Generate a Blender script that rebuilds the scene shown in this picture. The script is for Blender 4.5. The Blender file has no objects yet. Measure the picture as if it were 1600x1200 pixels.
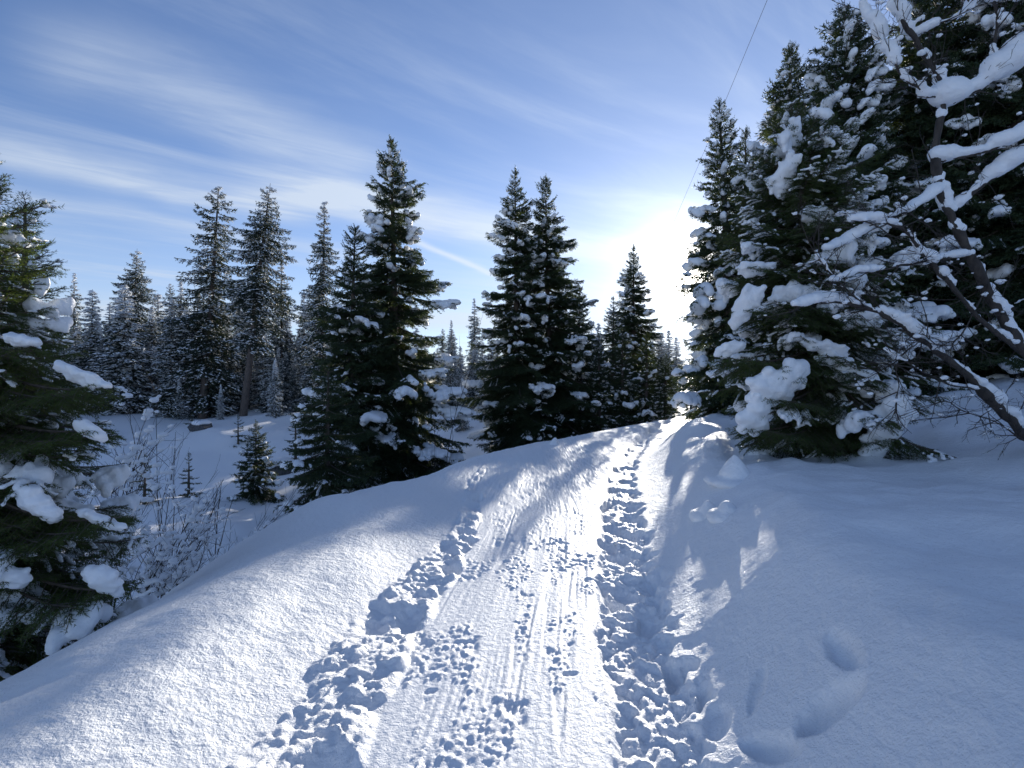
import bpy, math, random
import numpy as np
from mathutils import Vector, Matrix, Quaternion

# ------------------------------------------------------------------ camera, sky, sun, exposure
sc = bpy.context.scene
COL = sc.collection
EYE = 1.6
FPX = 800.0                                   # focal length in pixels of the 1600 px wide photograph
cam_d = bpy.data.cameras.new('camera')
cam_d.sensor_width = 36.0
cam_d.lens = 18.0
cam_d.clip_start = 0.05
cam_d.clip_end = 5000.0
cam = bpy.data.objects.new('camera', cam_d)
COL.objects.link(cam)
cam.location = (0, 0, EYE)
cam.rotation_euler = (math.radians(90), 0, 0)
sc.camera = cam

SUN_AZ = math.atan(275.0 / 800.0)             # to the right of straight ahead
SUN_EL = math.atan(172.0 / math.hypot(275.0, 800.0))
SUN_DIR = Vector((math.sin(SUN_AZ) * math.cos(SUN_EL), math.cos(SUN_AZ) * math.cos(SUN_EL), math.sin(SUN_EL)))

sc.view_settings.view_transform = 'Standard'
sc.view_settings.look = 'None'
sc.view_settings.gamma = 1.0
sc.view_settings.use_curve_mapping = False
sc.view_settings.exposure = 0.76
sc.cycles.use_denoising = True
sc.cycles.denoiser = 'OPENIMAGEDENOISE'
sc.cycles.max_bounces = 6
sc.cycles.diffuse_bounces = 4
sc.cycles.transmission_bounces = 3
sc.cycles.sample_clamp_indirect = 6.0
sc.cycles.caustics_reflective = False
sc.cycles.caustics_refractive = False

sun_d = bpy.data.lights.new('sun', 'SUN')
sun_d.energy = 5.0
sun_d.angle = math.radians(0.5)
sun_d.color = (1.0, 0.94, 0.84)
sun = bpy.data.objects.new('sun', sun_d)
COL.objects.link(sun)
sun.rotation_euler = SUN_DIR.to_track_quat('Z', 'Y').to_euler()
sun.location = (20, 60, 30)


class N:
    """small helper to wire shader nodes"""
    def __init__(self, tree):
        self.t = tree
        self.n = tree.nodes
        self.l = tree.links

    def new(self, kind, **kw):
        nd = self.n.new(kind)
        for k, v in kw.items():
            setattr(nd, k, v)
        return nd

    def put(self, sock, v):
        if isinstance(v, bpy.types.NodeSocket):
            self.l.new(v, sock)
        elif v is not None:
            sock.default_value = v

    def math(self, op, a, b=None, c=None, clamp=False):
        nd = self.new('ShaderNodeMath', operation=op, use_clamp=clamp)
        self.put(nd.inputs[0], a)
        if b is not None:
            self.put(nd.inputs[1], b)
        if c is not None:
            self.put(nd.inputs[2], c)
        return nd.outputs[0]

    def vmath(self, op, a, b=None, out=0):
        nd = self.new('ShaderNodeVectorMath', operation=op)
        self.put(nd.inputs[0], a)
        if b is not None:
            self.put(nd.inputs[1], b)
        return nd.outputs[out]

    def comb(self, x, y, z):
        nd = self.new('ShaderNodeCombineXYZ')
        for s, v in zip(nd.inputs, (x, y, z)):
            self.put(s, v)
        return nd.outputs[0]

    def sep(self, v):
        nd = self.new('ShaderNodeSeparateXYZ')
        self.put(nd.inputs[0], v)
        return nd.outputs

    def noise(self, vec, scale, detail=4.0, rough=0.5, dist=0.0):
        nd = self.new('ShaderNodeTexNoise')
        self.put(nd.inputs['Vector'], vec)
        nd.inputs['Scale'].default_value = scale
        nd.inputs['Detail'].default_value = detail
        nd.inputs['Roughness'].default_value = rough
        nd.inputs['Distortion'].default_value = dist
        return nd.outputs[0]

    def ramp(self, fac, stops):
        nd = self.new('ShaderNodeValToRGB')
        el = nd.color_ramp.elements
        while len(el) < len(stops):
            el.new(0.5)
        for e, (p, c) in zip(el, stops):
            e.position = p
            e.color = (*c, 1.0)
        self.put(nd.inputs[0], fac)
        return nd.outputs[0]

    def smooth(self, v, a, b):
        nd = self.new('ShaderNodeMapRange', interpolation_type='SMOOTHSTEP')
        self.put(nd.inputs[0], v)
        nd.inputs[1].default_value = a
        nd.inputs[2].default_value = b
        nd.inputs[3].default_value = 0.0
        nd.inputs[4].default_value = 1.0
        return nd.outputs[0]

    def mix(self, fac, a, b):
        nd = self.new('ShaderNodeMix', data_type='RGBA')
        self.put(nd.inputs[0], fac)
        self.put(nd.inputs[6], a)
        self.put(nd.inputs[7], b)
        return nd.outputs[2]


world = bpy.data.worlds.new('World')
sc.world = world
world.use_nodes = True
w = N(world.node_tree)
w.n.clear()
SKY_STRENGTH = 0.092
sky = w.new('ShaderNodeTexSky', sky_type='NISHITA', sun_disc=False)
sky.sun_elevation = SUN_EL
sky.sun_rotation = SUN_AZ
sky.altitude = 1400.0
sky.air_density = 1.0
sky.dust_density = 0.35
sky.ozone_density = 2.2
tc = w.new('ShaderNodeTexCoord').outputs['Generated']
dirn = w.vmath('NORMALIZE', tc)
dx, dy, dz = w.sep(dirn)
dzc = w.math('MAXIMUM', dz, 0.03)
cx = w.math('DIVIDE', dx, dzc)                # where the ray meets a cloud deck one unit up
cy = w.math('DIVIDE', dy, dzc)


def along(ang):
    c, s = math.cos(ang), math.sin(ang)
    a = w.math('ADD', w.math('MULTIPLY', cx, c), w.math('MULTIPLY', cy, s))
    b = w.math('ADD', w.math('MULTIPLY', cx, -s), w.math('MULTIPLY', cy, c))
    return a, b


def streaks(ang, sa, sb, scale, detail, dist, off):
    a, b = along(ang)
    v = w.comb(w.math('MULTIPLY', a, sa), w.math('MULTIPLY', b, sb), off)
    return w.noise(v, scale, detail, 0.62, dist)


s1 = w.smooth(streaks(0.62, 0.28, 1.0, 1.1, 7.0, 0.8, 3.1), 0.44, 0.80)
s2 = w.smooth(streaks(0.85, 0.18, 1.3, 1.9, 8.0, 0.6, 9.4), 0.48, 0.88)
s3 = w.smooth(streaks(0.40, 0.6, 1.0, 0.55, 5.0, 0.4, 5.2), 0.36, 0.75)


def band(px0, py0, px1, py1, width, wob, amount, soft0=None, soft1=None):
    """a long cirrus band on the cloud deck between two directions"""
    def deck(px, py):
        z = (600.0 - py) / FPX
        return ((px - 800.0) / FPX / z, 1.0 / z)
    (ax, ay), (bx, by) = deck(px0, py0), deck(px1, py1)
    L = math.hypot(bx - ax, by - ay)
    ux, uy = (bx - ax) / L, (by - ay) / L
    rx = w.math('SUBTRACT', cx, ax)
    ry = w.math('SUBTRACT', cy, ay)
    t = w.math('ADD', w.math('MULTIPLY', rx, ux / L), w.math('MULTIPLY', ry, uy / L))
    d = w.math('ADD', w.math('MULTIPLY', rx, -uy), w.math('MULTIPLY', ry, ux))
    nz = w.noise(w.comb(t, w.math('MULTIPLY', d, 0.6), px0 * 0.01), 2.2, 4.0)
    d = w.math('ADD', d, w.math('MULTIPLY', w.math('SUBTRACT', nz, 0.5), wob))
    g = w.math('DIVIDE', d, width)
    g = w.math('POWER', 2.718, w.math('MULTIPLY', w.math('MULTIPLY', g, g), -1.0))
    g = w.math('MULTIPLY', g, w.smooth(t, -0.12, 0.12))
    g = w.math('MULTIPLY', g, w.math('SUBTRACT', 1.0, w.smooth(t, 0.95, 1.25)))
    return w.math('MULTIPLY', g, amount)


fil = w.smooth(streaks(0.50, 0.22, 1.0, 4.6, 9.0, 0.7, 1.7), 0.32, 0.68)
b1 = band(-60, 225, 450, 330, 0.24, 0.5, 0.55)
b2 = band(420, 285, 1010, 400, 0.30, 0.6, 0.75)
b3 = band(615, 362, 770, 428, 0.05, 0.08, 0.62)
b4 = band(60, 60, 560, 250, 0.24, 0.4, 0.36)
b5 = band(-40, 292, 520, 395, 0.16, 0.5, 0.30)
b6 = band(-200, 480, 900, 505, 1.3, 1.0, 0.45)
cloud = w.math('ADD', w.math('MULTIPLY', s1, 0.44), w.math('MULTIPLY', w.math('MULTIPLY', s2, w.math('ADD', .4, fil)), 0.26))
cloud = w.math('MULTIPLY', cloud, w.math('ADD', 0.35, s3))
bands = b1
for b in (b2, b4, b5, b6):
    bands = w.math('ADD', bands, b)
bands = w.math('MULTIPLY', bands, w.math('ADD', 0.70, w.math('MULTIPLY', fil, 0.60)))
cloud = w.math('ADD', cloud, bands)
cloud = w.math('ADD', cloud, b3)
cosang = w.vmath('DOT_PRODUCT', dirn, tuple(SUN_DIR), out=1)
ang = w.math('ARCCOSINE', w.math('MINIMUM', cosang, 0.999999))
veil = w.math('MULTIPLY', w.math('POWER', 2.718, w.math('MULTIPLY', ang, -2.7)), 0.62)
cloud = w.math('ADD', cloud, w.math('MULTIPLY', veil, w.math('ADD', 0.6, w.math('MULTIPLY', s1, 0.8))))
hor = w.math('MULTIPLY', w.math('SUBTRACT', 1.0, w.smooth(dz, 0.0, 0.42)), 0.42)
cloud = w.math('ADD', cloud, hor)
cloud = w.math('MINIMUM', cloud, 0.92)
cloud = w.math('MULTIPLY', cloud, w.smooth(dz, -0.02, 0.02))
# brightness of thin ice cloud rises towards the sun
cb = w.math('ADD', 4.9, w.math('MULTIPLY', w.math('POWER', 2.718, w.math('MULTIPLY', ang, -3.4)), 4.4))
ccol = w.vmath('SCALE', (0.80, 0.92, 1.10))
ccol.node.inputs[3].default_value = 1.0
w.l.new(cb, ccol.node.inputs[3])
skyc = w.new('ShaderNodeMix', data_type='RGBA', blend_type='MULTIPLY')
skyc.inputs[0].default_value = 1.0
w.l.new(sky.outputs[0], skyc.inputs[6])
skyc.inputs[7].default_value = (0.95, 0.98, 1.19, 1.0)
mixed = w.mix(cloud, skyc.outputs[2], ccol)
# aureole of the low sun seen through the thin cloud, and the sun's own small bright face
aur = w.math('ADD',
             w.math('MULTIPLY', w.math('POWER', 2.718, w.math('MULTIPLY', ang, -19.0)), 10.0),
             w.math('ADD', w.math('MULTIPLY', w.math('POWER', 2.718, w.math('MULTIPLY', ang, -55.0)), 150.0),
                    w.math('MULTIPLY', w.math('POWER', 2.718, w.math('MULTIPLY', ang, -260.0)), 2500.0)))
ac = w.vmath('SCALE', (1.0, 0.93, 0.80))
w.l.new(aur, ac.node.inputs[3])
total = w.vmath('ADD', mixed, ac)
bg = w.new('ShaderNodeBackground')
w.l.new(total, bg.inputs[0])
bg.inputs[1].default_value = SKY_STRENGTH
wo = w.new('ShaderNodeOutputWorld')
w.l.new(bg.outputs[0], wo.inputs[0])
world.cycles.sampling_method = 'MANUAL'
world.cycles.sample_map_resolution = 1024


# ------------------------------------------------------------------ noise on arrays
def _hash(ix, iy, seed):
    h = (ix.astype(np.int64) * 374761393 + iy.astype(np.int64) * 668265263 + seed * 974634777) & 0xFFFFFFFF
    h = ((h ^ (h >> 13)) * 1274126177) & 0xFFFFFFFF
    h = (h ^ (h >> 16)) & 0xFFFFFFFF
    h = ((h ^ (h >> 15)) * 2246822519) & 0xFFFFFFFF
    return ((h ^ (h >> 13)) & 0xFFFFFF) / float(0xFFFFFF)


def vnoise(x, y, seed=0):
    """gradient noise, about -0.7 .. 0.7"""
    x0 = np.floor(x)
    y0 = np.floor(y)
    fx = x - x0
    fy = y - y0
    ux = fx * fx * fx * (fx * (fx * 6 - 15) + 10)
    uy = fy * fy * fy * (fy * (fy * 6 - 15) + 10)
    out = 0
    for ox in (0, 1):
        for oy in (0, 1):
            a = _hash(x0 + ox, y0 + oy, seed) * 2 * np.pi
            g = np.cos(a) * (fx - ox) + np.sin(a) * (fy - oy)
            out = out + g * (ux if ox else 1 - ux) * (uy if oy else 1 - uy)
    return out


def fbm(x, y, seed=0, octv=4, gain=0.5, lac=2.03):
    s, a = 0, 1.0
    for i in range(octv):
        s = s + a * vnoise(x, y, seed + i * 17)
        x = x * lac + 3.7
        y = y * lac - 1.9
        a *= gain
    return s


def worley(x, y, seed=0):
    """distance to nearest point, second nearest, and the cell's random value"""
    x0 = np.floor(x)
    y0 = np.floor(y)
    d1 = np.full(np.shape(x), 9.0)
    d2 = np.full(np.shape(x), 9.0)
    cell = np.zeros(np.shape(x))
    for ox in (-1, 0, 1):
        for oy in (-1, 0, 1):
            cxx, cyy = x0 + ox, y0 + oy
            px = cxx + _hash(cxx, cyy, seed)
            py = cyy + _hash(cxx, cyy, seed + 5)
            d = np.hypot(px - x, py - y)
            v = _hash(cxx, cyy, seed + 9)
            new = d < d1
            d2 = np.where(new, d1, np.minimum(d2, d))
            cell = np.where(new, v, cell)
            d1 = np.where(new, d, d1)
    return d1, d2, cell


def sstep(a, b, v):
    t = np.clip((v - a) / (b - a), 0, 1)
    return t * t * (3 - 2 * t)


# ------------------------------------------------------------------ terrain
YK = [-60, 0.0, 2.03, 2.95, 3.6, 4.4, 5.5, 6.8, 8.5, 11.5, 14.0, 18.0, 24, 34, 60]
XL = [-.62, -.62, -.62, -.55, -.48, -.36, -.32, -.45, -.30, 1.1, 3.1, 6.2, 11.2, 20, 44]
XR = [.38, .38, .41, .50, .60, .74, .96, 1.25, 1.75, 2.9, 4.1, 7.0, 12.0, 21, 45]
RY = [-60, -5, 0.0, 2.5, 3.0, 4.5, 5.4, 6.2, 7.0, 9.0, 11.0, 14.0, 16.0, 22, 30, 60]
RX = [-4.2, -2.8, -2.3, -2.22, -2.18, -1.95, -2.15, -1.9, -1.35, -.65, .65, 3.2, 5.0, 9.8, 16, 41]


def edge_l(y):
    return np.interp(y, YK, XL)


def edge_r(y):
    return np.interp(y, YK, XR)


def ridge_x(y):
    return np.interp(y, RY, RX)


def base_height(x, y):
    """broad lie of the snow: path shelf, valley to the left, bank and hillside to the right"""
    x = np.asarray(x, float)
    y = np.asarray(y, float)
    shelf = 0.04 * np.clip(y, -20, 16) + 0.012 * np.clip(y - 16, 0, 60)
    shelf = shelf - 0.05 * sstep(13, 17, y)
    xr, xl, rx = edge_r(y), edge_l(y), ridge_x(y)
    # smooth the ridge line's slope factor
    dr = (ridge_x(y + 0.8) - ridge_x(y - 0.8)) / 1.6
    d = (rx - x) / np.sqrt(1 + dr * dr)
    z = shelf.copy()
    # left shoulder between path and ridge
    q = np.clip((xl - x) / np.maximum(xl - rx, 0.4), 0, 1.6)
    sh = np.interp(y, [-5, 0, 2.5, 3.5, 4.5, 6, 8, 12], [.24, .24, .24, .22, .17, .14, .08, .03])
    z = z + sh * sstep(0.0, 0.75, q)
    # valley
    V = -2.35 + 2.15 * sstep(16, 33, y) + 0.55 * fbm(x * .11, y * .11, 41, 3) + 0.18 * fbm(x * .45, y * .45, 43, 3)
    V = V + 0.5 * sstep(-6, -14, x) * sstep(26, 12, y)
    V = V + 0.010 * np.clip(y - 40, 0, 200)
    t = np.clip((d + 0.55) / 4.8, 0, 1)
    S = t * t * (3 - 2 * t)
    z = z + (V - z) * S
    # right bank and the hillside behind it
    u = x - xr
    ub = u - 0.30
    bh = np.interp(y, [-5, 1, 3, 5, 6.5, 8.5, 10, 13, 18, 30], [.68, .68, .66, .56, .48, .62, .55, .35, .25, .3])
    bw = np.interp(y, [0, 3, 6, 9, 14], [1.1, 1.15, 1.3, 1.2, 1.6])
    z = z + bh * sstep(0, 1, np.clip(ub / bw, 0, 1))
    hill = 0.21 * np.clip(u - 3.3, 0, 11) + 0.09 * np.clip(u - 14.3, 0, 60)
    z = z + hill * sstep(-12, 4, y) * (1 - 0.35 * sstep(14, 40, y))
    side = sstep(0.2, 1.2, ub)
    z = z + side * (0.10 * fbm(x * .75, y * .75, 7, 3) + 0.045 * fbm(x * 1.9, y * 1.6, 8, 3))
    # soft folds running down the far bank
    z = z + side * sstep(4.2, 7, y) * sstep(14, 10, y) * 0.10 * fbm((x - y * .45) * 1.5, (y + x * .3) * .55, 77, 3)
    lf = sstep(0.15, 0.8, xl - x)
    z = z + lf * 0.035 * fbm(x * 1.3, y * 1.0, 15, 3)
    z = z + 0.10 * np.exp(-((x + 1.95) ** 2 / .18 + (y - 5.35) ** 2 / .16))
    return z


FOOT = []     # (x, y, angle, length, width, depth)


def detail_height(x, y):
    """tracks, broken crust and footprints, laid over the broad form"""
    xl, xr = edge_l(y), edge_r(y)
    n1 = fbm(x * 2.2, y * 2.2, 101, 3)
    n2 = fbm(x * 6.0, y * 6.0, 102, 3)
    near = sstep(26, 14, y)
    dl = (xl - x) + 0.10 * n1          # >0 left of the path
    dr = (x - xr) + 0.07 * n1          # >0 right of the path
    inside = sstep(0.05, -0.05, dl) * sstep(0.03, -0.03, dr)
    # drag lines follow the path
    xc = 0.5 * (xl + xr)
    u = x - xc
    s = y * 1.04
    wob = 0.02 * vnoise(s * .5, u * .3, 60)
    g = fbm((u + wob) * 9.0, s * .35, 61, 3)
    hf = fbm(x * 38, y * 34, 63, 2)
    z = inside * (0.0045 * g + 0.0014 * hf)
    # sharp drawn lines: level lines of noise stretched along the path
    for fq, ln, sd_, wdt, dp in ((5.0, .22, 64, .040, .0085), (9.0, .30, 65, .055, .0060), (17.0, .45, 67, .10, .0035)):
        f_ = vnoise((u + wob) * fq, s * ln, sd_)
        on = sstep(.02, .30, vnoise(u * 2.3 + sd_, s * .9, sd_ + 30))
        z = z - inside * on * dp * (np.exp(-(f_ / wdt) ** 2) - .55 * np.exp(-((f_ - wdt * 2.0) / wdt) ** 2))
    comb_ = sstep(.10, .02, np.abs(u - .30 - .02 * s)) * sstep(-.1, .2, vnoise(s * .8, u * 2, 69))
    z = z + inside * comb_ * .0025 * np.sin(u * 330)
    # crumbs and scuffed clusters
    wx = x + .012 * vnoise(x * 40, y * 40, 70)
    wy = y + .012 * vnoise(x * 40, y * 40, 75)
    dens = fbm(u * 3.6 + 2, s * 1.5, 71, 4) + .16 * np.exp(-((u - .12) / .20) ** 2) + .10 * sstep(3.2, 4.6, y)
    d1_ = sstep(.0, .34, dens)
    for fq, am, sd_, lo in ((12, .008, 72, .94), (21, .0062, 73, .70), (36, .0058, 74, .18)):
        w1, w2, c = worley(wx * fq, wy * fq * .9, sd_)
        keep = sstep(lo, lo + .12, c - (1 - d1_) * (1.02 - lo * .15))
        z = z + inside * keep * am * np.sqrt(np.clip(1 - (w1 / .44) ** 2, 0, 1)) * (.5 + .7 * c)
    z = z + inside * d1_ * (.004 * hf + .007 * (.22 - np.abs(fbm(x * 13, y * 10, 76, 3))))
    pit = sstep(.30, .42, fbm(x * 4.1 + 9, y * 3.6, 78, 3)) * sstep(.0, .2, dens)
    z = z - inside * pit * .011 * (1 + .8 * hf)
    z = z * (1 - .45 * sstep(4.2, 7.0, y))
    # left band of kicked-up crust
    bwl = np.interp(y, [0, 2, 3, 3.6, 4.4, 5.5, 6.6, 7.6, 9], [.44, .42, .42, .38, .30, .24, .18, .14, .10])
    ql = dl / bwl
    mL = sstep(-.05, .14, ql) * sstep(1.04 + .25 * n2 + .35 * n1, .74 + .25 * n2 + .35 * n1, ql) * sstep(9.5, 6.5, y)
    ax = x + .055 * fbm(x * 8, y * 8, 180, 3)
    ay = y + .055 * fbm(x * 8 + 5, y * 8, 181, 3)
    ww1, ww2, cc = worley(ax * 3.6, ay * 3.2, 81)
    holeL = sstep(.52, .14, ww1) * (cc > .52)
    billow = np.abs(fbm(ax * 6, ay * 6, 84, 4))
    z = z + mL * (-.060 * holeL * (.45 + .8 * cc) + .050 * (billow - .12) * (1 - .8 * holeL) + .018
                  + .006 * fbm(x * 24, y * 24, 85, 3) + .010 * np.abs(fbm(x * 15, y * 15, 87, 3)) * (1 - .7 * holeL) + .05 * n1 * (1 - holeL))
    # right band of footsteps under the bank
    bwr = np.interp(y, [0, 2, 3, 4.4, 6.8, 9, 14], [.36, .36, .42, .42, .36, .30, .25])
    qr = dr / bwr
    mR = sstep(-.04, .12, qr) * sstep(1.16 + .35 * n2 + .3 * n1, .92 + .35 * n2 + .3 * n1, qr) * sstep(20, 12, y)
    k1, k2, kc = worley(ax * 3.9 + 3, ay * 3.0, 91)
    hole = sstep(.52, .12, k1) * (kc > .30)
    z = z + mR * (-.045 - .085 * hole * (.45 + .7 * kc) + .060 * (np.abs(fbm(ax * 6 + 3, ay * 6, 92, 4)) - .1) * (1 - .7 * hole)
                  + .010 * fbm(x * 24, y * 24, 93, 3))
    # surface of untouched snow: wind ripple and settled grain
    und = 1 - np.clip(inside + mL + mR, 0, 1)
    z = z + und * near * (0.0045 * fbm(x * 9, y * 9, 110, 5) + 0.008 * fbm(x * 2.2, y * 3.1, 111, 2))
    # worn wide part further on
    wide = sstep(5.6, 7.0, y) * sstep(17, 13, y) * sstep(-.1, .3, x - ridge_x(y) - .1) * sstep(.1, -.1, dr)
    z = z + wide * (0.02 * fbm(x * 5, y * 3, 120, 4) + .012 * np.abs(fbm(x * 12, y * 8, 121, 2)))
    for (fx, fy, a, ln, wd, dp) in FOOT:
        ca, sa = math.cos(a), math.sin(a)
        sel = (np.abs(x - fx) < ln * 1.6) & (np.abs(y - fy) < ln * 1.6)
        px = (x - fx) * ca + (y - fy) * sa
        py = -(x - fx) * sa + (y - fy) * ca
        r = ((px / (ln * .5)) ** 2 + (py / (wd * .5)) ** 2) + .6 * n2 + .3 * n1 + .08 * hf
        z = z - sel * dp * sstep(1.35, .35, r) 
    return z


def gz(x, y):
    return float(base_height(np.array([x]), np.array([y]))[0])


def at(px, py, Y):
    """point of the place seen at a photograph position when it stands Y metres ahead"""
    return Vector(((px - 800.0) / FPX * Y, Y, EYE + (600.0 - py) / FPX * Y))


def on_ground(px, py):
    """where a photograph position meets the snow"""
    for Y in np.arange(1.2, 60, .02):
        p = at(px, py, Y)
        if p.z <= gz(p.x, p.y):
            return p
    return at(px, py, 60)


for (px, py, a, ln, wd, dp) in [(1295, 1105, .1, .24, .13, .085), (1318, 1020, 1.4, .24, .09, .05),
                                (1200, 1165, -.8, .22, .12, .06), (1185, 1075, .9, .26, .05, .022),
                                (1120, 1130, 1.1, .2, .10, .03),
                                (672, 1082, .4, .07, .04, .014), (888, 1055, .1, .10, .04, .014)]:
    g = on_ground(px, py)
    FOOT.append((g.x, g.y, a, ln, wd, dp))


def axis(lo, hi, dlo, dhi, step, grow, cap):
    mid = list(np.arange(dlo, dhi, step))
    up, p, s = [], mid[-1], step
    while p < hi:
        s = min(s * grow, max(cap, p * .03))
        p += s
        up.append(p)
    dn, p, s = [], mid[0], step
    while p > lo:
        s = min(s * grow, max(cap, abs(p) * .03))
        p -= s
        dn.append(p)
    return np.array(dn[::-1] + mid + up)


def new_mesh(name, verts, faces, mats, mat_idx=None, smooth=False):
    """verts (n,3), faces (m,k) with one k"""
    me = bpy.data.meshes.new(name)
    verts = np.asarray(verts, np.float32)
    faces = np.asarray(faces, np.int32)
    m, k = faces.shape
    me.vertices.add(len(verts))
    me.vertices.foreach_set('co', verts.ravel())
    me.loops.add(m * k)
    me.loops.foreach_set('vertex_index', faces.ravel())
    me.polygons.add(m)
    me.polygons.foreach_set('loop_start', np.arange(0, m * k, k, dtype=np.int32))
    me.polygons.foreach_set('loop_total', np.full(m, k, np.int32))
    for mt in mats:
        me.materials.append(mt)
    if mat_idx is not None:
        me.polygons.foreach_set('material_index', np.asarray(mat_idx, np.int32))
    me.polygons.foreach_set('use_smooth', np.full(m, smooth, bool))
    me.update(calc_edges=True)
    return me


def link(name, me, parent=None, loc=None):
    o = bpy.data.objects.new(name, me)
    COL.objects.link(o)
    if parent is not None:
        o.parent = parent
    if loc is not None:
        o.location = loc
    return o


def tag(o, label=None, cat=None, group=None, kind=None):
    if label:
        o['label'] = label
    if cat:
        o['category'] = cat
    if group:
        o['group'] = group
    if kind:
        o['kind'] = kind
    return o


# ------------------------------------------------------------------ materials
def material(name):
    m = bpy.data.materials.new(name)
    m.use_nodes = True
    t = N(m.node_tree)
    return m, t, t.n['Principled BSDF']


def snow_material(name, fine, coarse, strength, sss=0.0, glints=0.0):
    m, t, p = material(name)
    co = t.new('ShaderNodeTexCoord').outputs['Object']
    geo = t.new('ShaderNodeNewGeometry').outputs['Position']
    v = geo if coarse > 0 else co
    tint = t.noise(v, 1.3, 3.0)
    p.inputs['Roughness'].default_value = 0.55
    p.inputs['Specular IOR Level'].default_value = 0.35
    col = t.mix(tint, (0.88, 0.90, 0.93, 1), (0.92, 0.93, 0.94, 1))
    t.l.new(col, p.inputs['Base Color'])
    n_f = t.noise(v, fine, 5.0, 0.65)
    n_c = t.noise(v, fine * 0.30, 4.0, 0.55)
    h = t.math('ADD', t.math('MULTIPLY', n_f, 0.010), t.math('MULTIPLY', n_c, 0.02))
    bump = t.new('ShaderNodeBump')
    bump.inputs['Strength'].default_value = strength
    bump.inputs['Distance'].default_value = 1.0
    t.l.new(h, bump.inputs['Height'])
    t.l.new(bump.outputs[0], p.inputs['Normal'])
    if glints > 0:
        vo = t.new('ShaderNodeTexVoronoi', feature='F1')
        t.put(vo.inputs['Vector'], v)
        vo.inputs['Scale'].default_value = 260.0
        sp = t.sep(vo.outputs['Color'])
        g = t.smooth(sp[0], 1.0 - glints, 1.0 - glints * .5)
        rgh = t.math('SUBTRACT', 0.55, t.math('MULTIPLY', g, 0.40))
        t.l.new(rgh, p.inputs['Roughness'])
    if sss > 0:
        p.inputs['Subsurface Weight'].default_value = sss
        p.inputs['Subsurface Radius'].default_value = (0.9, 1.0, 1.15)
        p.inputs['Subsurface Scale'].default_value = 0.03
    return m


M_SNOW = snow_material('untouched_snow', 75.0, 1, 0.85, glints=.03)
M_PATH = snow_material('packed_snow', 110.0, 1, 0.45, glints=.02)
M_CLUMP = snow_material('branch_snow', 50.0, 0, 0.60)


def needle_material(name, ca, cb, trans):
    m, t, p = material(name)
    oi = t.new('ShaderNodeObjectInfo').outputs['Random']
    co = t.new('ShaderNodeTexCoord').outputs['Object']
    n = t.noise(co, 6.0, 3.0)
    f = t.math('ADD', t.math('MULTIPLY', oi, 0.5), t.math('MULTIPLY', n, 0.6))
    col = t.mix(f, (*ca, 1), (*cb, 1))
    t.l.new(col, p.inputs['Base Color'])
    p.inputs['Roughness'].default_value = 0.55
    p.inputs['Specular IOR Level'].default_value = 0.3
    tr = t.new('ShaderNodeBsdfTranslucent')
    t.l.new(t.mix(0.5, col, (0.20, 0.26, 0.03, 1)), tr.inputs[0])
    mx = t.new('ShaderNodeMixShader')
    mx.inputs[0].default_value = trans
    t.l.new(p.outputs[0], mx.inputs[1])
    t.l.new(tr.outputs[0], mx.inputs[2])
    t.l.new(mx.outputs[0], t.n['Material Output'].inputs[0])
    return m


M_NEED = needle_material('spruce_needles', (0.020, 0.036, 0.020), (0.046, 0.068, 0.028), 0.16)
M_NEED_NEAR = needle_material('near_spruce_needles', (0.026, 0.050, 0.018), (0.065, 0.095, 0.026), 0.34)
M_NEED_FAR = needle_material('far_spruce_needles', (0.020, 0.034, 0.026), (0.040, 0.055, 0.036), 0.06)


def bark_material(name, a, b):
    m, t, p = material(name)
    co = t.new('ShaderNodeTexCoord').outputs['Object']
    v = t.vmath('MULTIPLY', co, (1, 1, .3))
    n = t.noise(v, 22.0, 6.0, 0.6, 0.4)
    t.l.new(t.ramp(n, [(0.3, a), (0.7, b)]), p.inputs['Base Color'])
    p.inputs['Roughness'].default_value = 0.85
    bump = t.new('ShaderNodeBump')
    bump.inputs['Strength'].default_value = 0.7
    bump.inputs['Distance'].default_value = 0.01
    t.l.new(n, bump.inputs['Height'])
    t.l.new(bump.outputs[0], p.inputs['Normal'])
    return m


M_BARK = bark_material('spruce_bark', (0.045, 0.035, 0.030), (0.15, 0.12, 0.10))
M_TWIG = bark_material('bare_twig_bark', (0.022, 0.018, 0.016), (0.075, 0.06, 0.05))
M_ROCK = bark_material('dark_rock', (0.035, 0.035, 0.038), (0.12, 0.12, 0.12))
m, t, p = material('steel_cable')
p.inputs['Base Color'].default_value = (0.07, 0.07, 0.075, 1)
p.inputs['Metallic'].default_value = 0.6
p.inputs['Roughness'].default_value = 0.5
t.l.new(t.math('MULTIPLY', t.noise(t.new('ShaderNodeTexCoord').outputs['Object'], 9.0), 0.6), p.inputs['Roughness'])
M_CABLE = m

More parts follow.
